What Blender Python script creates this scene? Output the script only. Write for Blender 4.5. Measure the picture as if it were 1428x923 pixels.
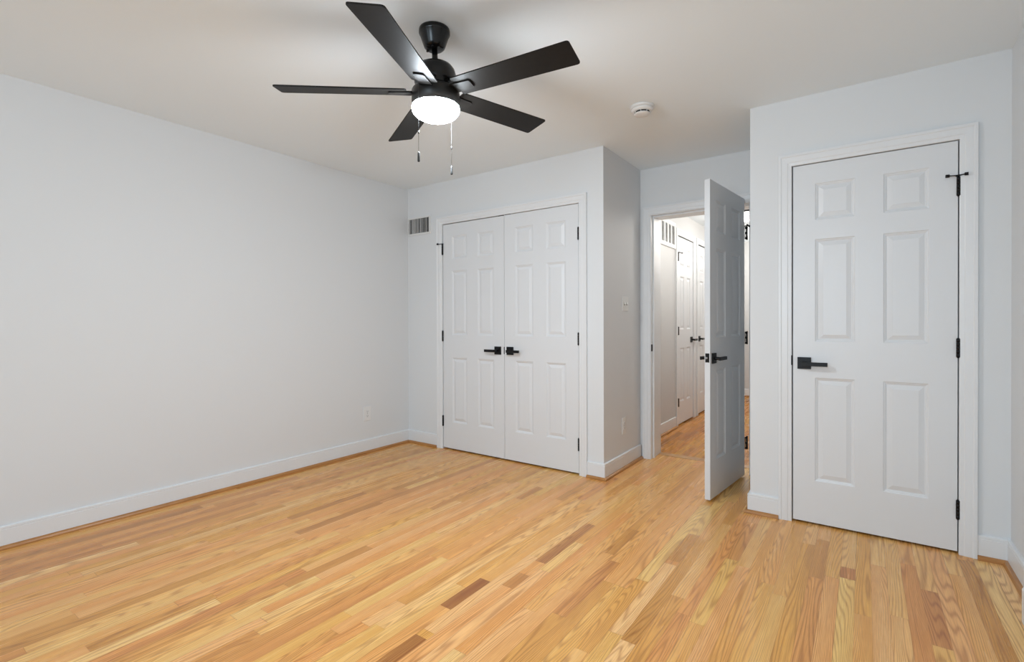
import bpy, bmesh, math, random
from mathutils import Vector, Matrix

for o in list(bpy.data.objects):
    bpy.data.objects.remove(o, do_unlink=True)
scene = bpy.context.scene
COL = scene.collection

# ------------------------------------------------------------------ measures (metres)
B, C, B2, X1, X2, X3, H = 3.324, 3.269, 4.055, 2.053, 3.039, 4.166, 2.435
YR = -2.10                      # rear wall face, behind the camera
JX0, JX1 = 2.141, 2.902         # entry opening
JY = 4.29                       # hall side of the entry wall
HX, HY, HH = 1.925, 8.25, 2.37  # hall: left wall, end wall, ceiling

# ------------------------------------------------------------------ camera
F_PX = 689.85
yaw, pit, rol = 0.6186, -0.0058, -0.0031
fw = Vector((-math.sin(yaw)*math.cos(pit), math.cos(yaw)*math.cos(pit), math.sin(pit)))
rt = Vector((math.cos(yaw), math.sin(yaw), 0)); up = rt.cross(fw)
rt2 = rt*math.cos(rol) + up*math.sin(rol); up2 = -rt*math.sin(rol) + up*math.cos(rol)
cd = bpy.data.cameras.new('camera'); cam = bpy.data.objects.new('camera', cd); COL.objects.link(cam)
cd.sensor_width = 36.0; cd.lens = 36.0*F_PX/1428; cd.shift_y = -8.911/1428; cd.clip_start = 0.02
cam.matrix_world = Matrix(((rt2.x, up2.x, -fw.x, 3.5997), (rt2.y, up2.y, -fw.y, 0.0),
                           (rt2.z, up2.z, -fw.z, 1.1566), (0, 0, 0, 1)))
scene.camera = cam

# ------------------------------------------------------------------ light
w = bpy.data.worlds.new('world'); scene.world = w; w.use_nodes = True
w.node_tree.nodes['Background'].inputs[0].default_value = (0.78, 0.88, 1.0, 1)
w.node_tree.nodes['Background'].inputs[1].default_value = 0.6
WINDOWS = [(1.35, 1.50), (2.95, 1.50)]     # x centre, z centre in the rear wall
WIN_W, WIN_H = 1.15, 1.35
def area(name, loc, direction, sx, sy, energy, color):
    l = bpy.data.lights.new(name, 'AREA'); l.shape = 'RECTANGLE'; l.size = sx; l.size_y = sy
    l.energy = energy; l.color = color
    o = bpy.data.objects.new(name, l); COL.objects.link(o); o.location = loc
    o.rotation_euler = Vector(direction).to_track_quat('-Z', 'Y').to_euler()
    return o
for (wx, wz), en in zip(WINDOWS, (9, 50)):
    area('window_daylight', (wx, YR-0.16, wz), (0, 1, 0), WIN_W, WIN_H, en, (0.71, 0.875, 1.0))
vs = scene.view_settings
scene.display_settings.display_device = 'sRGB'
vs.view_transform = 'Standard'; vs.look = 'None'; vs.gamma = 1.0; vs.use_curve_mapping = False
vs.exposure = 0.30

# ------------------------------------------------------------------ materials
def nmat(name):
    m = bpy.data.materials.new(name); m.use_nodes = True
    nt = m.node_tree; b = nt.nodes['Principled BSDF']
    return m, nt, b
def paint(name, col, rough, bump=0.0, scale=220, coat=0.0):
    m, nt, b = nmat(name)
    b.inputs['Roughness'].default_value = rough
    tc = nt.nodes.new('ShaderNodeTexCoord'); n = nt.nodes.new('ShaderNodeTexNoise')
    n.inputs['Scale'].default_value = scale; n.inputs['Detail'].default_value = 3
    nt.links.new(tc.outputs['Object'], n.inputs['Vector'])
    mx = nt.nodes.new('ShaderNodeMix'); mx.data_type = 'RGBA'
    mx.inputs['A'].default_value = (*[c*0.985 for c in col], 1); mx.inputs['B'].default_value = (*col, 1)
    nt.links.new(n.outputs['Fac'], mx.inputs['Factor']); nt.links.new(mx.outputs['Result'], b.inputs['Base Color'])
    if bump:
        bp = nt.nodes.new('ShaderNodeBump'); bp.inputs['Strength'].default_value = bump; bp.inputs['Distance'].default_value = 0.001
        nt.links.new(n.outputs['Fac'], bp.inputs['Height']); nt.links.new(bp.outputs['Normal'], b.inputs['Normal'])
    if coat: b.inputs['Coat Weight'].default_value = coat
    return m
M = {}
M['wall'] = paint('wall_paint', (0.745, 0.758, 0.768), 0.62, 0.12)
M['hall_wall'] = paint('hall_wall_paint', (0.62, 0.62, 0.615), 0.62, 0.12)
M['ceiling'] = paint('ceiling_paint', (0.875, 0.948, 0.995), 0.8, 0.15)
M['trim'] = paint('trim_paint', (0.785, 0.795, 0.805), 0.33, 0.02, 60)
M['door'] = paint('door_paint', (0.745, 0.757, 0.772), 0.36, 0.05, 90)
M['plastic'] = paint('white_plastic', (0.80, 0.80, 0.79), 0.35)
M['register'] = paint('register_enamel', (0.76, 0.76, 0.75), 0.4)
M['louver'] = paint('louver_enamel', (0.62, 0.62, 0.61), 0.45)
M['dark'] = paint('dark_recess', (0.012, 0.012, 0.012), 0.8)
M['black'] = paint('matte_black_metal', (0.004, 0.004, 0.005), 0.40)
M['fanblack'] = paint('satin_black_enamel', (0.003, 0.003, 0.003), 0.24)
M['housing'] = paint('bronze_black_enamel', (0.010, 0.009, 0.008), 0.36)
M['fob'] = paint('grey_fob', (0.04, 0.04, 0.04), 0.5)
M['steel'] = paint('chain_steel', (0.30, 0.30, 0.30), 0.45)
M['chain'] = paint('pull_chain_nickel', (0.035, 0.035, 0.035), 0.5)
for k_, sp_ in (('black', 0.28), ('fanblack', 0.36), ('housing', 0.30), ('chain', 0.3), ('fob', 0.3)): M[k_].node_tree.nodes['Principled BSDF'].inputs['Specular IOR Level'].default_value = sp_
def blade_mat():
    m, nt, b = nmat('black_wood_blade')
    tc = nt.nodes.new('ShaderNodeTexCoord'); n = nt.nodes.new('ShaderNodeTexNoise')
    n.inputs['Scale'].default_value = 60; n.inputs['Detail'].default_value = 4
    nt.links.new(tc.outputs['Object'], n.inputs['Vector'])
    r = nt.nodes.new('ShaderNodeValToRGB'); r.color_ramp.elements[0].color = (0.007, 0.0062, 0.0056, 1); r.color_ramp.elements[1].color = (0.013, 0.0115, 0.010, 1)
    nt.links.new(n.outputs['Fac'], r.inputs['Fac']); nt.links.new(r.outputs['Color'], b.inputs['Base Color'])
    b.inputs['Roughness'].default_value = 0.48; b.inputs['Specular IOR Level'].default_value = 0.16
    return m
M['blade'] = blade_mat()
def emis(name, col, s):
    m, nt, b = nmat(name)
    b.inputs['Base Color'].default_value = (0.9, 0.9, 0.9, 1); b.inputs['Roughness'].default_value = 0.25
    b.inputs['Emission Color'].default_value = (*col, 1); b.inputs['Emission Strength'].default_value = s
    return m
M['globe'] = emis('lit_frosted_glass', (0.84, 0.925, 1.0), 190.0)
M['hall_globe'] = emis('lit_hall_glass', (1.0, 0.95, 0.88), 10.0)

def oak(name, pale, mid, dark, gloss):
    """oak strips: per-plank tone and grain offset come from face attributes, seams from plank UVs"""
    m, nt, b = nmat(name); N = nt.nodes.new; L = nt.links.new
    def math_(op, a=None, bb=None, va=0.0, vb=0.0):
        n = N('ShaderNodeMath'); n.operation = op
        if a is not None: L(a, n.inputs[0])
        else: n.inputs[0].default_value = va
        if bb is not None: L(bb, n.inputs[1])
        else: n.inputs[1].default_value = vb
        return n.outputs[0]
    tc = N('ShaderNodeTexCoord'); at = N('ShaderNodeAttribute'); at.attribute_name = 'plank'
    sp = N('ShaderNodeSeparateColor'); L(at.outputs['Color'], sp.inputs['Color'])
    tone, off, kind = sp.outputs[0], sp.outputs[1], sp.outputs[2]
    uv = N('ShaderNodeUVMap'); uv.uv_map = 'near'; su = N('ShaderNodeSeparateXYZ'); L(uv.outputs['UV'], su.inputs[0])
    uv2 = N('ShaderNodeUVMap'); uv2.uv_map = 'far'; su2 = N('ShaderNodeSeparateXYZ'); L(uv2.outputs['UV'], su2.inputs[0])
    u, v = su.outputs[0], su.outputs[1]
    offs = math_('MULTIPLY', off, None, vb=37.0)
    def grain(fx, fy, detail, rough, ofk):
        c = N('ShaderNodeCombineXYZ'); L(math_('MULTIPLY', u, None, vb=fx), c.inputs[0])
        L(math_('ADD', math_('MULTIPLY', v, None, vb=fy), offs), c.inputs[1]); L(math_('MULTIPLY', off, None, vb=ofk), c.inputs[2])
        n = N('ShaderNodeTexNoise'); n.inputs['Scale'].default_value = 1.0; n.inputs['Detail'].default_value = detail; n.inputs['Roughness'].default_value = rough
        L(c.outputs[0], n.inputs['Vector']); return n.outputs['Fac']
    body = grain(11.0, 0.75, 1.2, 0.3, 91.0)                     # growth-ring field: contour lines give cathedrals
    straight = math_('MULTIPLY', u, None, vb=7.0)
    straight = math_('MULTIPLY', straight, kind)
    field = math_('ADD', body, straight)
    ph = math_('MULTIPLY', field, None, vb=150.0)
    wav = math_('SINE', ph)
    wav = math_('ADD', math_('MULTIPLY', wav, None, vb=0.5), None, vb=0.5)
    line = math_('POWER', wav, None, vb=2.6)
    pores = grain(420.0, 9.0, 2.0, 0.6, 13.0)
    cloud = grain(26.0, 0.9, 2.5, 0.55, 55.0)
    t = math_('ADD', tone, math_('MULTIPLY', math_('SUBTRACT', cloud, None, vb=0.5), None, vb=0.50))
    ramp = N('ShaderNodeValToRGB'); e = ramp.color_ramp.elements
    e[0].position = 0.0; e[0].color = (*dark, 1); e[1].position = 1.0; e[1].color = (*pale, 1)
    k = ramp.color_ramp.elements.new(0.5); k.color = (*mid, 1)
    L(t, ramp.inputs['Fac'])
    # grain darkening
    g1 = math_('SUBTRACT', None, math_('MULTIPLY', line, None, vb=0.34), va=1.0)
    pp = N('ShaderNodeMapRange'); pp.inputs['From Min'].default_value = 0.35; pp.inputs['From Max'].default_value = 0.65
    pp.inputs['To Min'].default_value = 0.82; pp.inputs['To Max'].default_value = 1.06; L(pores, pp.inputs['Value'])
    g = math_('MULTIPLY', g1, pp.outputs[0])
    # seams
    edge = math_('MINIMUM', math_('MINIMUM', su.outputs[0], su2.outputs[0]), math_('MINIMUM', su.outputs[1], su2.outputs[1]))
    sm = N('ShaderNodeMapRange'); sm.inputs['From Min'].default_value = 0.0002; sm.inputs['From Max'].default_value = 0.0012
    L(at.outputs['Alpha'], sm.inputs['To Min']); sm.inputs['To Max'].default_value = 1.0; L(edge, sm.inputs['Value'])
    g = math_('MULTIPLY', g, sm.outputs[0])
    gp = math_('POWER', g, None, vb=1.35)
    cmb = N('ShaderNodeCombineColor'); L(math_('POWER', g, None, vb=0.85), cmb.inputs[0]); L(math_('POWER', g, None, vb=1.15), cmb.inputs[1]); L(gp, cmb.inputs[2])
    mul = N('ShaderNodeMix'); mul.data_type = 'RGBA'; mul.blend_type = 'MULTIPLY'; mul.inputs['Factor'].default_value = 1.0
    L(ramp.outputs['Color'], mul.inputs['A']); L(cmb.outputs[0], mul.inputs['B'])
    hv = math_('FRACT', math_('MULTIPLY', off, None, vb=7.31))
    hc = N('ShaderNodeValToRGB'); he = hc.color_ramp.elements
    he[0].color = (1.0, 0.91, 0.98, 1); he[1].color = (0.99, 1.02, 0.86, 1); k2 = he.new(0.5); k2.color = (1.0, 1.0, 1.0, 1); L(hv, hc.inputs['Fac'])
    hm = N('ShaderNodeMix'); hm.data_type = 'RGBA'; hm.blend_type = 'MULTIPLY'; hm.inputs['Factor'].default_value = 1.0
    L(mul.outputs['Result'], hm.inputs['A']); L(hc.outputs['Color'], hm.inputs['B'])
    L(hm.outputs['Result'], b.inputs['Base Color'])
    rr = N('ShaderNodeMapRange'); rr.inputs['To Min'].default_value = gloss-0.05; rr.inputs['To Max'].default_value = gloss+0.09; L(cloud, rr.inputs['Value'])
    L(rr.outputs[0], b.inputs['Roughness'])
    bp = N('ShaderNodeBump'); bp.inputs['Strength'].default_value = 0.10; bp.inputs['Distance'].default_value = 0.0006
    L(g, bp.inputs['Height']); L(bp.outputs['Normal'], b.inputs['Normal'])
    b.inputs['Specular IOR Level'].default_value = 0.5
    return m
M['oak'] = oak('oak_strip_floor', (0.94, 0.610, 0.245), (0.83, 0.410, 0.110), (0.34, 0.108, 0.030), 0.24)
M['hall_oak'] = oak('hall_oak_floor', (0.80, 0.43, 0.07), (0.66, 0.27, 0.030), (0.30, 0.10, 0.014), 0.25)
def stained(name, c0, c1):
    m, nt, b = nmat(name)
    tc = nt.nodes.new('ShaderNodeTexCoord'); mp = nt.nodes.new('ShaderNodeMapping'); mp.inputs['Scale'].default_value = (6, 6, 160)
    n = nt.nodes.new('ShaderNodeTexNoise'); n.inputs['Scale'].default_value = 2.0; n.inputs['Detail'].default_value = 4
    nt.links.new(tc.outputs['Object'], mp.inputs[0]); nt.links.new(mp.outputs[0], n.inputs['Vector'])
    r = nt.nodes.new('ShaderNodeValToRGB'); r.color_ramp.elements[0].color = (*c0, 1); r.color_ramp.elements[1].color = (*c1, 1)
    r.color_ramp.elements[0].position = 0.3; r.color_ramp.elements[1].position = 0.7
    nt.links.new(n.outputs['Fac'], r.inputs['Fac']); nt.links.new(r.outputs['Color'], b.inputs['Base Color'])
    b.inputs['Roughness'].default_value = 0.35
    return m
M['shoe'] = stained('oak_shoe_moulding', (0.34, 0.140, 0.032), (0.50, 0.225, 0.062))

# ------------------------------------------------------------------ mesh helpers
def box(bm, x0, y0, z0, x1, y1, z1):
    v = [bm.verts.new(p) for p in ((x0,y0,z0),(x1,y0,z0),(x1,y1,z0),(x0,y1,z0),(x0,y0,z1),(x1,y0,z1),(x1,y1,z1),(x0,y1,z1))]
    for f in ((0,3,2,1),(4,5,6,7),(0,1,5,4),(1,2,6,5),(2,3,7,6),(3,0,4,7)):
        bm.faces.new([v[i] for i in f])
    return v
def cyl(bm, p0, p1, r, seg=20, r2=None):
    p0, p1 = Vector(p0), Vector(p1); r2 = r if r2 is None else r2
    d = (p1-p0).normalized(); a = d.orthogonal().normalized(); c = d.cross(a)
    ra, rb = [], []
    for i in range(seg):
        t = 2*math.pi*i/seg; e = a*math.cos(t) + c*math.sin(t)
        ra.append(bm.verts.new(p0+e*r)); rb.append(bm.verts.new(p1+e*r2))
    for i in range(seg):
        j = (i+1) % seg; f = bm.faces.new((ra[i], ra[j], rb[j], rb[i])); f.smooth = True
    bm.faces.new(list(reversed(ra))); bm.faces.new(rb)
def lathe(bm, prof, seg=48, cx=0.0, cy=0.0):
    """profile of (radius, z), top to bottom or reverse"""
    rings = []
    for r, z in prof:
        if r < 1e-6: rings.append([bm.verts.new((cx, cy, z))])
        else: rings.append([bm.verts.new((cx+r*math.cos(2*math.pi*i/seg), cy+r*math.sin(2*math.pi*i/seg), z)) for i in range(seg)])
    for a, b in zip(rings, rings[1:]):
        for i in range(seg):
            j = (i+1) % seg
            if len(a) == 1 and len(b) == 1: continue
            if len(a) == 1: f = bm.faces.new((a[0], b[i], b[j]))
            elif len(b) == 1: f = bm.faces.new((a[i], b[0], a[j]))
            else: f = bm.faces.new((a[i], b[i], b[j], a[j]))
            f.smooth = True
def sweep(bm, path, prof, side=1):
    """closed profile (outward, z) swept along a 2-D path with mitred corners; side=1 offsets to the right of travel"""
    P = [Vector(p) for p in path]; n = len(P); rings = []
    def nrm(a, b):
        d = (b-a).normalized(); return Vector((d.y, -d.x))*side
    for i in range(n):
        if i == 0: m = nrm(P[0], P[1])
        elif i == n-1: m = nrm(P[-2], P[-1])
        else:
            a, b = nrm(P[i-1], P[i]), nrm(P[i], P[i+1]); m = (a+b)/(1+a.dot(b))
        rings.append([bm.verts.new((P[i].x+m.x*d, P[i].y+m.y*d, z)) for d, z in prof])
    k = len(prof)
    for a, b in zip(rings, rings[1:]):
        for i in range(k):
            j = (i+1) % k; bm.faces.new((a[i], a[j], b[j], b[i]))
    bm.faces.new(rings[0]); bm.faces.new(list(reversed(rings[-1])))
def prism(bm, pts, y0, y1):
    """outline in x,z extruded in y"""
    a = [bm.verts.new((x, y0, z)) for x, z in pts]; b = [bm.verts.new((x, y1, z)) for x, z in pts]
    k = len(pts)
    for i in range(k):
        j = (i+1) % k; bm.faces.new((a[i], a[j], b[j], b[i]))
    bm.faces.new(list(reversed(a))); bm.faces.new(b)
def obj(name, bm, mat, parent=None, bevel=0.0, seg=2, loc=None, rotz=0.0):
    bmesh.ops.recalc_face_normals(bm, faces=bm.faces)
    me = bpy.data.meshes.new(name); bm.to_mesh(me); bm.free()
    me.materials.append(M[mat] if isinstance(mat, str) else mat)
    o = bpy.data.objects.new(name, me); COL.objects.link(o)
    if parent is not None: o.parent = parent
    if loc is not None: o.location = loc
    o.rotation_euler = (0, 0, rotz)
    if bevel:
        md = o.modifiers.new('bevel', 'BEVEL'); md.width = bevel; md.segments = seg; md.limit_method = 'ANGLE'; md.angle_limit = math.radians(35)
    return o
def BM(): return bmesh.new()
def tag(o, label, cat, group=None, kind=None):
    o['label'] = label; o['category'] = cat
    if group: o['group'] = group
    if kind: o['kind'] = kind
    return o
def thing(name, label, cat, loc, rotz=0.0, group=None):
    o = bpy.data.objects.new(name, None); COL.objects.link(o); o.empty_display_size = 0.05
    o.location = loc; o.rotation_euler = (0, 0, rotz)
    return tag(o, label, cat, group)
def struct(name, bm, mat, label, cat, bevel=0.0, loc=None, rotz=0.0):
    return tag(obj(name, bm, mat, None, bevel, loc=loc, rotz=rotz), label, cat, None, 'structure')
def copy_thing(root, loc, rotz):
    r = root.copy(); COL.objects.link(r); r.location = loc; r.rotation_euler = (0, 0, rotz)
    for ch in list(root.children):
        c = ch.copy(); COL.objects.link(c); c.parent = r
        for g in list(ch.children):
            d = g.copy(); COL.objects.link(d); d.parent = c
    return r

# ------------------------------------------------------------------ floors
random.seed(11)
SPECIAL = [(-44,0.3,1.62,0.33),(-43,0.3,0.97,0.9),(-34,2.37,2.69,0.75),(-33,1.52,2.09,0.3),(-32,0.3,1.47,0.35),(-28,0.55,0.97,0.3),
 (-27,0.45,0.96,0.85),(-27,2.55,2.91,0.35),(-26,0.3,1.31,0.4),(-25,1.19,1.64,0.35),(-24,0.94,1.31,0.85),(-22,1.0,1.41,0.85),
 (-21,2.65,2.92,0.35),(-16,1.21,1.39,0.8),(-13,1.47,1.73,0.08),(-12,0.9,1.28,0.12),(-12,1.32,2.04,0.85),(-11,1.74,1.87,0.33),
 (-11,2.01,2.55,0.2),(-10,1.95,2.3,0.78),(-9,1.0,1.3,0.9),(-7,2.28,2.62,0.28),(-3,2.13,3.23,0.85),(-2,1.71,2.35,0.9),
 (-2,2.39,2.75,0.28),(-1,1.2,1.69,0.95),(8,2.6,3.07,0.35),(10,2.67,2.79,0.3),(18,2.2,3.2,0.30),(15,2.3,2.75,0.30)]
def plank_floor(name, x0, x1, y0, y1, mat, wd, xorg, special, tones, lens, seed, label):
    rnd = random.Random(seed); bm = BM()
    col = bm.loops.layers.float_color.new('plank'); un = bm.loops.layers.uv.new('near'); uf = bm.loops.layers.uv.new('far')
    k0 = math.floor((x0-xorg)/wd); k1 = math.ceil((x1-xorg)/wd)
    for k in range(k0, k1):
        a, b = max(x0, xorg+k*wd), min(x1, xorg+(k+1)*wd)
        sp = sorted([s for s in special if s[0] == k], key=lambda s: s[1])
        segs = []; y = y0
        def fill(ya, yb):
            yy = ya
            while yb-yy > 1e-6:
                l = rnd.uniform(*lens)
                if yb-yy-l < 0.22: l = yb-yy
                segs.append((yy, yy+l, None)); yy += l
        first = True
        for _, s0, s1, t in sp:
            if s0 > y: fill(y, s0)
            segs.append((s0, s1, t)); y = s1
        if not sp:
            st = y0-rnd.uniform(0, lens[1]*0.8); yy = st
            while yy < y1:
                l = rnd.uniform(*lens); e = min(yy+l, y1)
                if e > y0: segs.append((max(yy, y0), e, None))
                yy += l
        else: fill(y, y1)
        for (s0, s1, t) in segs:
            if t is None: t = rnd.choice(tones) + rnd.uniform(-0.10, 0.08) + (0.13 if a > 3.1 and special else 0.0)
            o_, kd = rnd.random(), (rnd.uniform(0.35, 1.0) if rnd.random() < 0.66 else 0.15*rnd.random())
            sd = 0.22 if rnd.random() < 0.13 else rnd.uniform(0.55, 0.85)
            f = bm.faces.new([bm.verts.new(p) for p in ((a,s0,0),(b,s0,0),(b,s1,0),(a,s1,0))])
            for lp in f.loops:
                x, y_ = lp.vert.co.x, lp.vert.co.y
                lp[col] = (t, o_, kd, sd); lp[un].uv = (x-a, y_-s0); lp[uf].uv = (b-x, s1-y_)
    return struct(name, bm, mat, label, 'floor')
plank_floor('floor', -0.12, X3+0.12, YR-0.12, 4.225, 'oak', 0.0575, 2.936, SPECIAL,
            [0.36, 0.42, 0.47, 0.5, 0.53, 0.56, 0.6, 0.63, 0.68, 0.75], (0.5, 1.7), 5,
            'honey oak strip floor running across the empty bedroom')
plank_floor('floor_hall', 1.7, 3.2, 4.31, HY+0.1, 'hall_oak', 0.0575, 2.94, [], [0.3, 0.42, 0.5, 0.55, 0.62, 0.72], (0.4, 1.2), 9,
            'deeper orange oak strip floor of the hallway beyond the open door')
bm = BM(); box(bm, 1.95, 4.225, -0.02, 3.0, 4.31, 0.004)
sad = struct('trim_1', bm, M['shoe'], 'oak threshold board crossing the doorway between bedroom and hall floors', 'threshold', 0.002)
M['sill'] = stained('oak_threshold', (0.50, 0.27, 0.11), (0.60, 0.34, 0.15)); sad.data.materials[0] = M['sill']
bm = BM(); box(bm, -0.15, YR-0.2, -0.12, X3+0.2, HY+0.2, -0.02)
struct('floor_slab', bm, 'dark', 'dark subfloor under the oak boards', 'floor')

# ------------------------------------------------------------------ ceiling and walls
bm = BM(); box(bm, -0.12, YR-0.2, H, X3+0.12, JY, H+0.1)
struct('ceiling', bm, 'ceiling', 'flat white bedroom ceiling carrying the black fan', 'ceiling')
bm = BM(); box(bm, 1.7, JY, HH, 3.2, HY+0.1, HH+0.1)
struct('ceiling_hall', bm, 'ceiling', 'white hallway ceiling seen through the doorway', 'ceiling')
bm = BM(); box(bm, -0.12, YR-0.2, 0, 0, JY, H)
struct('wall_left', bm, 'wall', 'long blank white wall on the left side of the room', 'wall')
# closet front wall
DL0, DL1, DT = 0.4575, 1.8555, 2.0465
bm = BM(); box(bm, 0, B, 0, DL0, B+0.11, H); box(bm, DL1, B, 0, X1, B+0.11, H); box(bm, DL0, B, DT, DL1, B+0.11, H)
struct('wall_back', bm, 'wall', 'white wall around the double closet doors', 'wall')
bm = BM(); box(bm, X1-0.11, B+0.11, 0, X1, B2, H)
struct('wall_alcove_left', bm, 'wall', 'shaded side wall of the closet bump-out with the light switch', 'wall')
bm = BM(); box(bm, 0, B2, 0, JX0, JY, H); box(bm, JX1, B2, 0, X3, JY, H); box(bm, JX0, B2, 2.0465, JX1, JY, H)
struct('wall_entry', bm, 'wall', 'recessed white wall holding the open hallway doorway', 'wall')
DR0, DR1 = 3.2595, 3.9815
bm = BM(); box(bm, X2, C, 0, DR0, C+0.11, H); box(bm, DR1, C, 0, X3, C+0.11, H); box(bm, DR0, C, DT, DR1, C+0.11, H)
struct('wall_back_right', bm, 'wall', 'white wall around the single closet door on the right', 'wall')
bm = BM(); box(bm, X2, C+0.11, 0, X2+0.1, B2, H)
struct('wall_alcove_right', bm, 'wall', 'side wall of the right closet behind the open door', 'wall')
bm = BM(); box(bm, X3, YR-0.2, 0, X3+0.12, JY, H)
struct('wall_right', bm, 'wall', 'white right-hand wall at the edge of the photo', 'wall')
# rear wall with window openings
bm = BM(); xs = [0.0]
for wx, wz in WINDOWS: xs += [wx-WIN_W/2, wx+WIN_W/2]
xs.append(X3); z0, z1 = 1.5-WIN_H/2, 1.5+WIN_H/2
for i in range(0, len(xs), 2): box(bm, xs[i], YR-0.12, 0, xs[i+1], YR, H)
for i in range(1, len(xs)-1, 2):
    box(bm, xs[i], YR-0.12, 0, xs[i+1], YR, z0); box(bm, xs[i], YR-0.12, z1, xs[i+1], YR, H)
struct('wall_rear', bm, 'wall', 'white window wall behind the camera', 'wall')
for i, (wx, wz) in enumerate(WINDOWS):
    bm = BM(); a, b, t = wx-WIN_W/2, wx+WIN_W/2, 0.045
    box(bm, a, YR-0.10, z0, a+t, YR-0.04, z1); box(bm, b-t, YR-0.10, z0, b, YR-0.04, z1)
    box(bm, a+t, YR-0.10, z0, b-t, YR-0.04, z0+t); box(bm, a+t, YR-0.10, z1-t, b-t, YR-0.04, z1)
    box(bm, a+t, YR-0.09, 1.48, b-t, YR-0.05, 1.52)
    wo = struct('window_%d' % (i+1), bm, 'trim', ('white sash window behind the camera nearer the left wall', 'white sash window behind the camera nearer the right wall')[i], 'window')
    bm = BM(); box(bm, a-0.05, YR-0.02, z0-0.03, b+0.05, YR+0.05, z0)
    obj('window_sill', bm, 'trim', wo, 0.004)
# hall shell
HD = [(5.487, 6.10, 2.105), (6.30, 6.93, 2.105)]     # hall door openings along y
bm = BM(); ys = [JY, HD[0][0], HD[0][1], HD[1][0], HD[1][1], HY]
for i in (0, 2, 4): box(bm, HX-0.1, ys[i], 0, HX, ys[i+1], HH)
for y0, y1, zt in HD: box(bm, HX-0.1, y0, zt, HX, y1, HH)
box(bm, HX-0.22, JY, 0, HX-0.2, HY, HH)
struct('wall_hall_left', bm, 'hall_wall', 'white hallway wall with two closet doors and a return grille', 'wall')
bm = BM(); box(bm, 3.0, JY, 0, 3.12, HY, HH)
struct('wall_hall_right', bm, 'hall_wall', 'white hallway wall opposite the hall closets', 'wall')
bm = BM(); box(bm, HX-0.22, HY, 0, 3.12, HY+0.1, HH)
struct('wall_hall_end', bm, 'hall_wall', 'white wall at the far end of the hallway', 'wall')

# ------------------------------------------------------------------ baseboards, shoe, casings
BASE = [(0, 0.0), (0.013, 0.0), (0.013, 0.0985), (0.0112, 0.100), (0.0112, 0.1025), (0.0128, 0.104), (0.0122, 0.114), (0.009, 0.1175), (0, 0.118)]
SHOE = [(0.013, 0.0), (0.032, 0.0), (0.031, 0.008), (0.027, 0.015), (0.021, 0.0185), (0.013, 0.020)]
def base(name, path, side, label):
    bm = BM(); sweep(bm, path, BASE, side); struct(name, bm, 'trim', label, 'baseboard')
TR = [1]
def trim(bm, mat, label, cat, bevel=0.0):
    TR[0] += 1
    return struct('trim_%d' % TR[0], bm, mat, label, cat, bevel)
def shoe(path, side, label):
    bm = BM(); sweep(bm, path, SHOE, side); trim(bm, 'shoe', label, 'shoe moulding')
runs = [('baseboard_left', [(0, YR), (0, B)], 1, 'white baseboard along the long left wall', 'stained oak shoe strip along the left wall baseboard'),
        ('baseboard_back', [(0.013, B), (0.390, B)], 1, 'short white baseboard between left corner and double closet doors', 'stained oak shoe strip left of the double closet doors'),
        ('baseboard_alcove', [(1.923, B), (X1, B), (X1, B2-0.017)], 1, 'white baseboard wrapping the closet bump-out corner', 'stained oak shoe strip wrapping the closet bump-out corner'),
        ('baseboard_pillar', [(X2, B2-0.017), (X2, C), (3.193, C)], 1, 'white baseboard on the pier between open door and right closet door', 'stained oak shoe strip on the pier left of the right closet door'),
        ('baseboard_right', [(4.048, C), (X3, C), (X3, YR)], 1, 'white baseboard turning the right corner onto the right wall', 'stained oak shoe strip turning the right corner'),
        ('baseboard_hall', [(HX, JY), (HX, 5.415)], 1, 'white hallway baseboard below the return grille', None),
        ('baseboard_hall_end', [(HX, HY), (3.0, HY)], 1, 'white baseboard at the far end of the hallway', 'oak shoe strip at the far end of the hallway')]
for nm, path, side, lab, lab2 in runs:
    base(nm, path, side, lab)
    if lab2: shoe(path if nm != 'baseboard_back' else [(0.032, B), (0.390, B)], side, lab2)
bm = BM(); sweep(bm, [(HX, JY), (HX, 5.415)], SHOE, 1); trim(bm, 'shoe', 'oak shoe strip along the hallway baseboard', 'shoe moulding')

# casing profile: (distance out from the opening, thickness)
CAS = [(0.0, 0.0), (0.0, 0.009), (0.004, 0.011), (0.018, 0.012), (0.022, 0.0145), (0.050, 0.016), (0.054, 0.019), (0.066, 0.019), (0.0675, 0.017), (0.0675, 0.0)]
def casing(bm, x0, x1, zt, place, z0=0.0, ext=(True, True)):
    """three-sided mitred casing; place(x, out, z) gives the world point"""
    P = []
    for d, h in CAS:
        P.append([(x0-d, h, z0), (x0-d, h, zt+d), (x1+d, h, zt+d), (x1+d, h, z0)])
    R = [[bm.verts.new(place(*P[j][i])) for j in range(len(CAS))] for i in range(4)]
    k = len(CAS)
    for a, b in zip(R, R[1:]):
        for i in range(k):
            j = (i+1) % k; bm.faces.new((a[i], a[j], b[j], b[i]))
    bm.faces.new(R[0]); bm.faces.new(list(reversed(R[-1])))
bm = BM(); casing(bm, DL0, DL1, DT, lambda x, h, z: (x, B-h, z)); trim(bm, 'trim', 'white moulded casing framing the double closet doors', 'door casing')
bm = BM(); casing(bm, DR0, DR1, DT, lambda x, h, z: (x, C-h, z)); trim(bm, 'trim', 'white moulded casing framing the right closet door', 'door casing')
bm = BM(); casing(bm, JX0, JX1, 2.0465, lambda x, h, z: (x, B2-h, z)); trim(bm, 'trim', 'white moulded casing framing the open hallway doorway', 'door casing')
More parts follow.
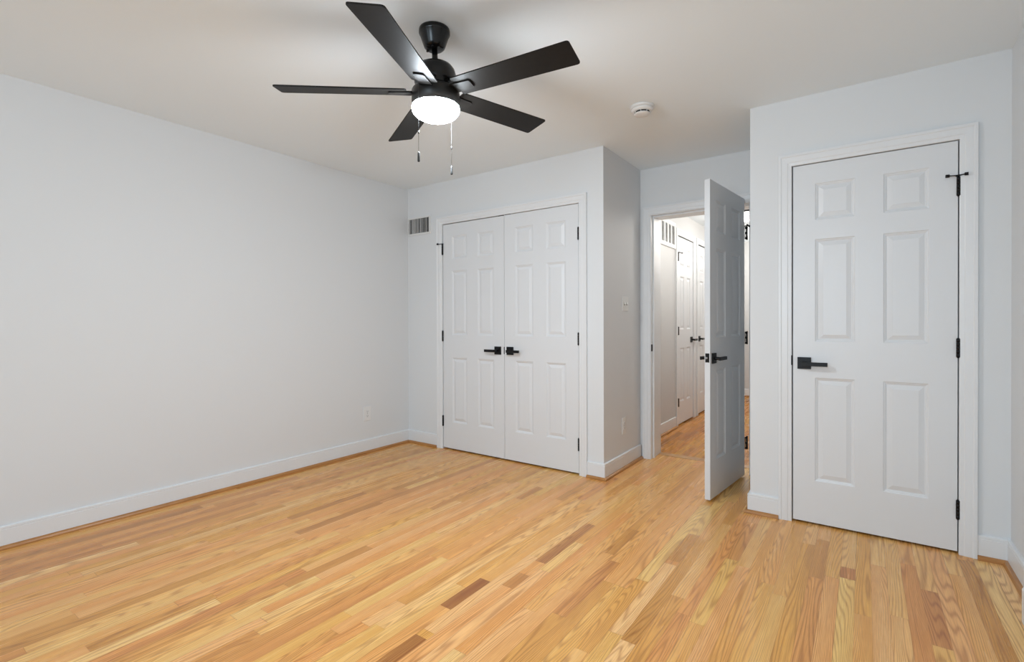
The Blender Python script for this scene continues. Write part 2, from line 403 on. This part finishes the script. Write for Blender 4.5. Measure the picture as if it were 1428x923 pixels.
# entry jamb liner and stop
bm = BM()
box(bm, JX0, B2-0.004, 0, JX0+0.004, JY+0.004, 2.0465); box(bm, JX1-0.004, B2-0.004, 0, JX1, JY+0.004, 2.0465); box(bm, JX0+0.004, B2-0.004, 2.0425, JX1-0.004, JY+0.004, 2.0465)
box(bm, JX0+0.004, B2+0.04, 0, JX0+0.015, B2+0.075, 2.0425); box(bm, JX0+0.015, B2+0.04, 2.0315, JX1-0.015, B2+0.075, 2.0425)
jamb = trim(bm, 'trim', 'white door jamb lining the open hallway doorway', 'door jamb')
bm = BM(); box(bm, JX0+0.003, B2-0.003, 0.905, JX0+0.0065, B2+0.03, 0.962)
st = obj('strike_plate', bm, 'black', jamb, 0.001); st['label'] = 'small black strike plate'
bm = BM()
casing(bm, HD[0][0], HD[0][1], HD[0][2], lambda x, h, z: (HX+h, x, z)); trim(bm, 'trim', 'white casing of the nearer hallway closet door', 'door casing')
bm = BM()
casing(bm, HD[1][0], HD[1][1], HD[1][2], lambda x, h, z: (HX+h, x, z)); trim(bm, 'trim', 'white casing of the farther hallway closet door', 'door casing')

# ------------------------------------------------------------------ six-panel doors
def panel_door_mesh(bm, W, Hd, T, stile=0.110, mull=0.124, both=False):
    k = Hd/2.032; pw = (W-2*stile-mull)/2
    xs = [0, stile, stile+pw, stile+pw+mull, W-stile, W]
    zs = [q*k for q in (0, 0.239, 0.823, 1.028, 1.605, 1.714, 1.919, 2.032)]
    RG = [(0.0, 0.0), (0.003, 0.0035), (0.009, 0.0050), (0.013, 0.0085), (0.017, 0.0085), (0.036, 0.0030), (0.039, 0.0020)]
    def face(y, s):
        g = [[bm.verts.new((x, y, z)) for z in zs] for x in xs]
        for i in range(5):
            for j in range(7):
                c = [g[i][j], g[i+1][j], g[i+1][j+1], g[i][j+1]]
                if i in (1, 3) and j in (1, 3, 5):
                    prev = c; x0, x1, z0, z1 = xs[i], xs[i+1], zs[j], zs[j+1]
                    for d, h in RG[1:]:
                        cur = [bm.verts.new(p) for p in ((x0+d, y+s*h, z0+d), (x1-d, y+s*h, z0+d), (x1-d, y+s*h, z1-d), (x0+d, y+s*h, z1-d))]
                        for q in range(4):
                            r = (q+1) % 4; bm.faces.new((prev[q], prev[r], cur[r], cur[q]))
                        prev = cur
                    bm.faces.new(prev)
                else: bm.faces.new(c)
        return g
    a = face(0.0, 1)
    if both: b = face(T, -1)
    else: b = [[bm.verts.new((x, T, z)) for z in zs] for x in xs]
    if not both:
        for i in range(5):
            for j in range(7): bm.faces.new((b[i][j], b[i+1][j], b[i+1][j+1], b[i][j+1]))
    for i in range(5):
        bm.faces.new((a[i][0], a[i+1][0], b[i+1][0], b[i][0])); bm.faces.new((a[i][7], a[i+1][7], b[i+1][7], b[i][7]))
    for j in range(7):
        bm.faces.new((a[0][j], a[0][j+1], b[0][j+1], b[0][j])); bm.faces.new((a[5][j], a[5][j+1], b[5][j+1], b[5][j]))
def add_hinge(door, x, z, hgt=0.092, rad=0.0078):
    bm = BM(); y = -0.0065
    for i in range(5):
        a = z-hgt/2+hgt*i/5; cyl(bm, (x, y, a+0.0004), (x, y, a+hgt/5-0.0004), rad, 14)
    cyl(bm, (x, y, z+hgt/2), (x, y, z+hgt/2+0.004), 0.006, 12, 0.004); cyl(bm, (x, y, z-hgt/2-0.004), (x, y, z-hgt/2), 0.004, 12, 0.006)
    box(bm, x-0.0016, y, z-hgt/2, x+0.0016, 0.02, z+hgt/2)
    h = obj('hinge', bm, 'black', door); h['label'] = 'black butt hinge'; return h
def add_stop(hinge, x, z, la, lb, ra=0.0028):
    """hinge-pin door stop: a bumper arm to the left and one to the right"""
    bm = BM(); y = -0.012
    cyl(bm, (x, -0.0065, z), (x, -0.0065, z+0.006), 0.011, 14)
    for l, s in ((la, -1), (lb, 1)):
        if not l: continue
        cyl(bm, (x, y, z+0.003), (x+s*(l-0.012), y-0.012, z+0.003), ra, 10)
        cyl(bm, (x+s*(l-0.014), y-0.0115, z+0.003), (x+s*l, y-0.014, z+0.003), 0.0075, 14)
    o = obj('pin_stop', bm, 'black', hinge); o['label'] = 'black hinge-pin door stop'; return o
def add_lever(door, x, z, s, T=0.0, back=False):
    """square rose and flat lever; s = +1 points along +x"""
    f = -1.0 if not back else 1.0; y0 = 0.0 if not back else T
    bm = BM()
    ya, yb = y0+f*0.036, y0+f*0.049
    box(bm, min(x-s*0.012, x+s*0.114), min(ya, yb), z-0.0135, max(x-s*0.012, x+s*0.114), max(ya, yb), z+0.0085)
    cyl(bm, (x, y0+f*0.007, z-0.001), (x, y0+f*0.038, z-0.001), 0.0105, 18)
    lv = obj('lever_handle', bm, 'black', door, 0.0012); lv['label'] = 'matte black flat lever'
    bm = BM(); box(bm, x-0.0335, min(y0, y0+f*0.009), z-0.0335, x+0.0335, max(y0, y0+f*0.009), z+0.0335)
    r = obj('rosette', bm, 'black', lv, 0.0015); r['label'] = 'matte black square rose'
    return lv
def door(n, W, Hd, loc, rotz, hinge_x, stop, lever_x, lever_s, label, mull=0.124, both=False, zs=None, cat='door', hr=0.0078):
    bm = BM(); panel_door_mesh(bm, W, Hd, 0.035, 0.110, mull, both)
    d = struct('door_%d' % n, bm, 'door', label, cat, 0.0012, loc, rotz)
    k = Hd/2.032
    for i, z in enumerate(zs or (0.212, 1.013, 1.806)):
        h = add_hinge(d, hinge_x, z*k, rad=hr)
        if i == 2 and stop: add_stop(h, hinge_x, z*k+0.049, *stop, ra=0.0028*hr/0.0078)
    if lever_x is not None:
        lv = add_lever(d, lever_x, 0.904*k, lever_s)
        if both: add_lever(d, lever_x, 0.904*k, lever_s, 0.035, True)
    return d
ZB = 0.012
# double closet: left and right leaf
d1 = door(1, 0.6915, 2.0295, (0.4625, B, ZB), 0, -0.002, (0.050, 0.0), 0.6925-0.066, -1, 'left leaf of the white double closet doors', zs=(0.243, 1.018, 1.807))
d2 = door(2, 0.6915, 2.0315, (1.1575, B, ZB), 0, 0.6945, None, 0.058, 1, 'right leaf of the white double closet doors', zs=(0.219, 1.014, 1.807))
for d, x0, x1, zt in ((d1, 0.6925-0.060, 0.6925-0.006, 2.0295), (d2, 0.008, 0.062, 2.0315)):
    bm = BM(); box(bm, x0, -0.003, zt, x1, 0.016, zt+0.0042); cyl(bm, ((x0+x1)/2, 0.008, zt-0.006), ((x0+x1)/2, 0.008, zt+0.006), 0.006, 12)
    o = obj('ball_catch', bm, 'black', d); o['label'] = 'black ball catch on the top edge'
bm = BM(); box(bm, 0.6925-0.004, -0.0045, 0.875, 0.6925+0.003, 0.02, 0.935)
o = obj('latch_plate', bm, 'black', d1, 0.002); o['label'] = 'black latch plate at the meeting edge'
# single closet door on the right
d3 = door(3, 0.7125, 2.031, (3.2645, C, ZB), 0, 0.7135, (0.050, 0.034), 0.057, 1, 'closed white six-panel closet door on the right', zs=(0.209, 1.009, 1.806))
bm = BM(); box(bm, -0.0115, -0.0105, 0.889, -0.003, 0.012, 0.947)
o = obj('latch_plate', bm, 'black', d3, 0.003); o['label'] = 'black latch plate at the door edge'
# open hall door
OX, OY, FX, FY = 2.800, 3.300, 2.875, 4.000
OW = math.hypot(FX-OX, FY-OY); th = math.atan2(FY-OY, FX-OX)
bm = BM(); panel_door_mesh(bm, OW, 2.051, 0.035, 0.110, 0.124, True)
d4 = struct('door_4', bm, 'door', 'white six-panel door standing open into the alcove', 'door', 0.0012, (OX, OY, ZB), th)
add_lever(d4, 0.060, 0.905, 1); add_lever(d4, 0.060, 0.905, 1, 0.035, True)
bm = BM()
box(bm, -0.0018, 0.005, 0.880, 0.004, 0.030, 0.938); cyl(bm, (-0.012, 0.0175, 0.909), (0.0, 0.0175, 0.909), 0.008, 14)
o = obj('latch_plate', bm, 'black', d4, 0.0005); o['label'] = 'black latch plate on the free edge'
bm = BM(); cyl(bm, (-0.0145, 0.0175, 0.909), (-0.0115, 0.0175, 0.909), 0.0065, 14)
lt = obj('latch_bolt', bm, 'steel', o); lt['label'] = 'bright steel latch bolt'
for i, z in enumerate((0.235, 1.02, 1.80)):
    bm = BM(); x0, x1, y, hh = OW+0.001, OW+0.037, -0.004, 0.046
    box(bm, x0, y, z-hh, x0+0.009, y+0.003, z+hh); box(bm, x1-0.009, y, z-hh, x1, y+0.003, z+hh)
    for za, zb in ((-hh, -hh+0.014), (-0.008, 0.008), (hh-0.014, hh)): box(bm, x0+0.009, y, z+za, x1-0.009, y+0.003, z+zb)
    cyl(bm, (x1-0.006, y-0.004, z-hh-0.003), (x1-0.006, y-0.004, z+hh+0.003), 0.006, 14)
    h = obj('hinge', bm, 'black', d4); h['label'] = 'black hinge in the gap beside the jamb'
    if i == 2: add_stop(h, OW+0.016, z+0.049, 0.036, 0.030)
# two hallway closet doors, facing +x
R90 = math.pi/2
d5 = door(5, HD[0][1]-HD[0][0]-0.007, 2.083, (HX, HD[0][0]+0.0035, ZB), R90, -0.001, (0.0, 0.10), HD[0][1]-HD[0][0]-0.08, 1, 'nearer white closet door in the hallway', hr=0.014, mull=0.11, zs=(0.243, 1.013, 1.806))
d6 = door(6, HD[1][1]-HD[1][0]-0.007, 2.083, (HX, HD[1][0]+0.0035, ZB), R90, HD[1][1]-HD[1][0]-0.006, None, 0.07, 1, 'farther white closet door in the hallway, mostly behind the open door', mull=0.11)

# ------------------------------------------------------------------ ceiling fan
FXc, FYc = 2.0713, 1.5686
fan = thing('ceiling_fan', 'black five-blade ceiling fan with a lit white globe', 'ceiling fan', (FXc, FYc, H))
def zf(z): return z-H
CO = Vector((fw.x, fw.y))*0.010; MO = Vector((rt.x, rt.y))*0.006      # the fan hangs a touch out of plumb
bm = BM(); lathe(bm, [(0, zf(2.435)), (0.066, zf(2.435)), (0.0675, zf(2.430)), (0.0675, zf(2.417)), (0.0655, zf(2.413)), (0.063, zf(2.410)), (0.049, zf(2.368)), (0.045, zf(2.358)), (0.038, zf(2.351)), (0.030, zf(2.348)), (0, zf(2.348))], 48, CO.x, CO.y)
can = obj('canopy', bm, 'fanblack', fan)
bm = BM()
for a in (200, 250, 300, 345): 
    t = math.radians(a); cyl(bm, (CO.x+0.034*math.cos(t), CO.y+0.034*math.sin(t), zf(2.345)), (CO.x+0.034*math.cos(t), CO.y+0.034*math.sin(t), zf(2.351)), 0.005, 10)
obj('canopy_screw', bm, 'fanblack', can)
bm = BM(); cyl(bm, (MO.x*0.7, MO.y*0.7, zf(2.270)), (CO.x, CO.y, zf(2.352)), 0.0125, 24); obj('downrod', bm, 'fanblack', fan)
bm = BM(); lathe(bm, [(0, zf(2.290)), (0.022, zf(2.290)), (0.024, zf(2.279)), (0.060, zf(2.275)), (0.074, zf(2.267)), (0.085, zf(2.252)), (0.0905, zf(2.232)), (0.0915, zf(2.205)), (0.088, zf(2.190)), (0.078, zf(2.183)), (0.078, zf(2.150)), (0, zf(2.150))], 48, MO.x*0.7, MO.y*0.7)
obj('motor_housing', bm, 'fanblack', fan)
bm = BM(); lathe(bm, [(0, zf(2.166)), (0.090, zf(2.166)), (0.1005, zf(2.163)), (0.1035, zf(2.157)), (0.1035, zf(2.094)), (0.098, zf(2.092)), (0, zf(2.092))], 64, MO.x, MO.y)
lk = obj('light_kit', bm, 'housing', fan)
bm = BM(); pr = [(0.1020, zf(2.0935)), (0.1030, zf(2.088))]
for i in range(1, 15):
    t = math.pi/2*i/14; pr.append((0.1030*math.cos(t)**0.75 if i < 14 else 0.0, zf(2.085)-0.047*math.sin(t)))
lathe(bm, pr, 64, MO.x, MO.y); gl = obj('glass_globe', bm, 'globe', fan); gl['label'] = 'glowing frosted white glass bowl'
pch, bw = -0.213, -0.1343
def tilt(v): return Vector((v.x, v.y, v.z + 0.0063*v.x + 0.0417*v.y))
for k in range(5):
    a = -1.1315 + k*2*math.pi/5
    e = Vector((math.cos(a), math.sin(a), 0)); n = Vector((-math.sin(a), math.cos(a), 0))
    wv = n*math.cos(pch) + Vector((0, 0, 1))*math.sin(pch); nv = e.cross(wv)
    if nv.z < 0: nv = -nv
    O = Vector((0, 0, zf(2.1567)))
    def plate(bm, outline, h0, h1):
        lo = [bm.verts.new(tilt(O + e*r + wv*t + nv*h0)) for r, t in outline]; hi = [bm.verts.new(tilt(O + e*r + wv*t + nv*h1)) for r, t in outline]
        m = len(outline)
        for i in range(m): bm.faces.new((lo[i], lo[(i+1) % m], hi[(i+1) % m], hi[i]))
        bm.faces.new(list(reversed(lo))); bm.faces.new(hi)
    def rounded(pts, rad):
        out = []
        for i, (p, r_) in enumerate(zip(pts, rad)):
            p = Vector(p); q0 = Vector(pts[i-1]); q1 = Vector(pts[(i+1) % len(pts)])
            if r_ == 0: out.append(tuple(p)); continue
            a0 = p+(q0-p).normalized()*r_; a1 = p+(q1-p).normalized()*r_
            for j in range(5):
                s = j/4; out.append(tuple(a0*(1-s)**2 + p*2*s*(1-s) + a1*s**2))
        return out
    hw = abs(bw)/2
    bm = BM(); plate(bm, rounded([(0.118, -hw*0.86), (0.651, -hw), (0.651, hw), (0.118, hw*0.86)], [0.012, 0.014, 0.014, 0.012]), -0.003, 0.003)
    bl = obj('blade', bm, 'blade', fan, 0.001)
    bm = BM()
    plate(bm, rounded([(0.100, -0.030), (0.195, -0.024), (0.195, 0.024), (0.100, 0.030)], [0.0, 0.010, 0.010, 0.0]), -0.0095, -0.003)
    plate(bm, [(0.070, -0.022), (0.130, -0.022), (0.130, 0.022), (0.070, 0.022)], -0.008, 0.001)
    obj('blade_bracket', bm, 'blade', bl, 0.001)
rr = Vector((rt.x, rt.y, 0)); ff = Vector((fw.x, fw.y, 0)).normalized()
for nm, q, zt, zf0, zf1, hang in (('chain_a', rr*-0.052-ff*0.094, 2.157, 1.868, 1.826, True), ('chain_b', rr*0.064+ff*0.082, 2.110, 1.864, 1.824, False)):
    bm = BM()
    cyl(bm, (q.x, q.y, zf(zf0)), (q.x, q.y, zf(zt)), 0.0007, 8)
    z = zf0
    while z < zt:
        bmesh.ops.create_icosphere(bm, subdivisions=1, radius=0.0012, matrix=Matrix.Translation((q.x, q.y, zf(z)))); z += 0.006
    zc = zf0+0.075
    cyl(bm, (q.x, q.y, zf(zc)), (q.x, q.y, zf(zc+0.012)), 0.0027, 10)
    if hang:
        qq = q.normalized(); cyl(bm, (qq.x*0.098, qq.y*0.098, zf(zt)), (q.x, q.y, zf(zt)), 0.004, 12)
    ch = obj('pull_chain', bm, 'chain', fan); ch['label'] = ('thin pull chain on the near side of the globe', 'thin pull chain on the far side of the globe')[0 if hang else 1]
    bm = BM(); lathe(bm, [(0, zf(zf0)), (0.0025, zf(zf0)), (0.0045, zf(zf0-0.006)), (0.0052, zf(zf1+0.004)), (0.004, zf(zf1)), (0, zf(zf1))], 16, q.x, q.y)
    f_ = obj('chain_fob', bm, 'fob', ch); f_['label'] = 'dark cylindrical chain fob'

# ------------------------------------------------------------------ smoke detector
sd = thing('smoke_detector', 'round white smoke detector on the ceiling near the alcove', 'smoke detector', (2.520, 2.862, H))
bm = BM(); lathe(bm, [(0, 0), (0.071, 0), (0.0715, -0.003), (0.070, -0.011), (0.064, -0.014), (0, -0.014)], 56); obj('mounting_base', bm, 'plastic', sd)
bm = BM(); lathe(bm, [(0, -0.014), (0.064, -0.014), (0.063, -0.020), (0.059, -0.027), (0.053, -0.031), (0.0, -0.031)], 56); obj('body', bm, 'plastic', sd)
bm = BM(); lathe(bm, [(0.043, -0.0305), (0.043, -0.042), (0.0, -0.042)], 48); o = obj('sensor_slot', bm, 'dark', sd); o['label'] = 'dark sensor slot ring'
bm = BM(); lathe(bm, [(0, -0.0405), (0.046, -0.0405), (0.0475, -0.0435), (0.044, -0.047), (0.030, -0.050), (0, -0.051)], 48)
for i in range(8):
    t = 2*math.pi*i/8+0.2; c, s = math.cos(t), math.sin(t)
    cyl(bm, (0.0445*c, 0.0445*s, -0.0415), (0.0475*c, 0.0475*s, -0.030), 0.002, 8)
obj('sensor_cap', bm, 'plastic', sd)

# ------------------------------------------------------------------ wall air register near the left corner
vr = thing('air_register', 'small white wall register with vertical louvers beside the double closet', 'air vent', (0.157, B, 2.070))
def frame(bm, w, h, ow, oh, y0, y1):
    box(bm, -w, y1, -h, -ow, y0, h); box(bm, ow, y1, -h, w, y0, h); box(bm, -ow, y1, oh, ow, y0, h); box(bm, -ow, y1, -h, ow, y0, -oh)
bm = BM(); frame(bm, 0.1525, 0.087, 0.139, 0.069, 0.0, -0.008); obj('register_frame', bm, 'register', vr, 0.002)
bm = BM(); box(bm, -0.139, -0.0012, -0.069, 0.139, -0.0002, 0.069); o = obj('duct_opening', bm, 'dark', vr); o['label'] = 'dark duct behind the louvers'
rnd = random.Random(3); nl = 15
for i in range(nl):
    x = -0.139 + 0.278*(i+0.5)/nl; t = math.radians(rnd.choice((18, 25, 30, 35, 42)))
    lean = rnd.choice((-0.0022, -0.0008, 0.0004, 0.0012, 0.0030)); hw_ = 0.0013
    bm = BM(); prof = [(x-hw_, -0.0068), (x+hw_, -0.0068), (x+hw_+lean, -0.0018), (x-hw_+lean, -0.0018)]
    a = [bm.verts.new((px, py, -0.069)) for px, py in prof]; b = [bm.verts.new((px, py, 0.069)) for px, py in prof]
    for q in range(4): bm.faces.new((a[q], a[(q+1) % 4], b[(q+1) % 4], b[q]))
    bm.faces.new(a); bm.faces.new(b); obj('louver', bm, 'louver', vr)

# ------------------------------------------------------------------ return grille in the hall (faces +x)
gr = thing('return_grille', 'white return air grille high on the hallway wall', 'air vent', (HX, 5.158, 2.078), R90)
bm = BM(); frame(bm, 0.252, 0.140, 0.216, 0.100, 0.0, -0.012); obj('grille_frame', bm, 'plastic', gr, 0.002)
bm = BM(); box(bm, -0.216, -0.0012, -0.100, 0.216, -0.0002, 0.100); o = obj('duct_opening', bm, 'dark', gr); o['label'] = 'dark duct behind the grille'
for i in range(3):
    x = -0.216+0.432*(i+1)/4; bm = BM(); box(bm, x-0.013, -0.011, -0.100, x+0.013, -0.001, 0.100); obj('mullion', bm, 'plastic', gr)
for i in range(24):
    z = -0.100+0.2*(i+0.5)/24; bm = BM()
    a = [bm.verts.new((-0.216, y, zz)) for y, zz in ((-0.009, z-0.0032), (-0.009, z-0.0012), (-0.001, z+0.0034), (-0.001, z+0.0014))]
    b = [bm.verts.new((0.216, v.co.y, v.co.z)) for v in a]
    for q in range(4): bm.faces.new((a[q], a[(q+1) % 4], b[(q+1) % 4], b[q]))
    bm.faces.new(a); bm.faces.new(b); obj('louver', bm, 'register', gr)

# ------------------------------------------------------------------ switch and outlets (local front is -y)
def outlet(label, loc, rotz, w, h):
    t = thing('wall_outlet', label, 'outlet', loc, rotz)
    bm = BM(); box(bm, -w, -0.006, -h, w, 0, h); obj('cover_plate', bm, 'plastic', t, 0.003)
    for s in (-1, 1):
        bm = BM(); pts = []
        for q in range(24):
            a = 2*math.pi*q/24; pts.append((0.017*math.cos(a), s*0.0195+max(-0.0125, min(0.0125, 0.017*math.sin(a)))))
        prism(bm, pts, -0.0085, -0.005); r = obj('receptacle', bm, 'plastic', t)
        bm = BM(); zc = s*0.0195
        box(bm, -0.0075, -0.0088, zc-0.002, -0.0055, -0.0082, zc+0.006); box(bm, 0.0055, -0.0088, zc-0.001, 0.0075, -0.0082, zc+0.006)
        cyl(bm, (0, -0.0082, zc-0.007), (0, -0.0088, zc-0.007), 0.0025, 10); obj('slots', bm, 'fob', r)
    bm = BM(); cyl(bm, (0, -0.0055, 0), (0, -0.0075, 0), 0.003, 12); obj('screw', bm, 'steel', t)
    return t
outlet('white duplex outlet low on the long left wall', (0, 2.830, 0.345), R90, 0.040, 0.064)
outlet('white outlet low on the shaded alcove wall below the switch', (X1, 3.690, 0.335), R90, 0.037, 0.066)
sw = thing('light_switch', 'white double toggle switch on the shaded alcove wall', 'light switch', (X1, 3.718, 1.296), R90)
bm = BM(); box(bm, -0.058, -0.006, -0.058, 0.058, 0, 0.058); obj('cover_plate', bm, 'plastic', sw, 0.003)
for s in (-1, 1):
    bm = BM(); box(bm, s*0.023-0.005, -0.007, -0.012, s*0.023+0.005, -0.0055, 0.012); sl = obj('toggle_slot', bm, 'fob', sw); sl['label'] = 'dark slot around the toggle'
    bm = BM(); prism(bm, [(s*0.023-0.004, -0.002), (s*0.023+0.004, -0.002), (s*0.023+0.004, 0.012), (s*0.023-0.004, 0.012)], -0.017, -0.006); obj('toggle', bm, 'plastic', sw, 0.001)

# ------------------------------------------------------------------ heater at the right edge
bh = thing('baseboard_heater', 'low white heater against the right wall, its rounded end at the photo edge', 'heater', (X3, 2.03, 0), 0)
def heat_prof(): return [(-0.014, 0.016), (-0.066, 0.016), (-0.076, 0.026), (-0.076, 0.135), (-0.060, 0.165), (-0.014, 0.170)]
bm = BM(); a = [bm.verts.new((x, -0.58, z)) for x, z in heat_prof()]; b = [bm.verts.new((x, 0.58, z)) for x, z in heat_prof()]
for q in range(6): bm.faces.new((a[q], a[(q+1) % 6], b[(q+1) % 6], b[q]))
bm.faces.new(a); bm.faces.new(b); obj('cover', bm, 'plastic', bh, 0.003)
for s in (-1, 1):
    bm = BM(); y0, y1 = (0.56, 0.62) if s > 0 else (-0.62, -0.56)
    P = [(-0.0135, 0.0), (-0.070, 0.0), (-0.078, 0.010), (-0.078, 0.137), (-0.062, 0.168), (-0.0135, 0.173)]
    a = [bm.verts.new((x, y0, z)) for x, z in P]; b = [bm.verts.new((x, y1, z)) for x, z in P]
    for q in range(6): bm.faces.new((a[q], a[(q+1) % 6], b[(q+1) % 6], b[q]))
    bm.faces.new(a); bm.faces.new(b); obj('end_cap', bm, 'plastic', bh, 0.006, 3)

# ------------------------------------------------------------------ hall light and added fill lamps
hl = thing('hall_light_and_fill', 'lit flush ceiling light glimpsed above the open door hinge', 'ceiling light', (2.545, 5.95, HH))
bm = BM(); lathe(bm, [(0, 0), (0.075, 0), (0.080, -0.012), (0.078, -0.022), (0, -0.022)], 40); o = obj('fixture_base', bm, 'black', hl); o['label'] = 'dark metal base ring'
bm = BM(); pr = [(0.070, -0.022)]
for i in range(1, 11):
    t = math.pi/2*i/10; pr.append((0.085*math.cos(t) if i < 10 else 0, -0.03-0.09*math.sin(t)))
lathe(bm, pr, 40); obj('globe', bm, 'hall_globe', hl)
l = bpy.data.lights.new('hall_lamp_and_fill', 'POINT'); l.energy = 6; l.color = (1.0, 0.95, 0.89); l.shadow_soft_size = 0.12
lo = bpy.data.objects.new('hall_lamp_and_fill', l); COL.objects.link(lo); lo.location = (2.545, 5.95, HH-0.24)
l2 = bpy.data.lights.new('hall_lamp_and_fill', 'POINT'); l2.energy = 16; l2.color = (1.0, 0.95, 0.89); l2.shadow_soft_size = 0.12  # added fill lamp without a fixture, evens out light down the hall
lo2 = bpy.data.objects.new('hall_lamp_and_fill', l2); COL.objects.link(lo2); lo2.location = (2.62, 7.45, HH-0.28)
# added fill fixture above the doorway head, unseen, to brighten alcove and hall
h2 = thing('hall_light_and_fill', 'added unseen fill light just inside the hallway, hidden above the doorway', 'ceiling light', (2.62, 4.80, HH))
bm = BM(); lathe(bm, [(0, 0), (0.075, 0), (0.080, -0.012), (0.078, -0.022), (0, -0.022)], 40); obj('fixture_base', bm, 'black', h2)
bm = BM(); lathe(bm, pr, 40); obj('globe', bm, 'hall_globe', h2)
l3 = bpy.data.lights.new('hall_lamp_and_fill', 'POINT'); l3.energy = 8; l3.color = (1.0, 0.95, 0.89); l3.shadow_soft_size = 0.10
lo3 = bpy.data.objects.new('hall_lamp_and_fill', l3); COL.objects.link(lo3); lo3.location = (2.62, 4.80, HH-0.26)
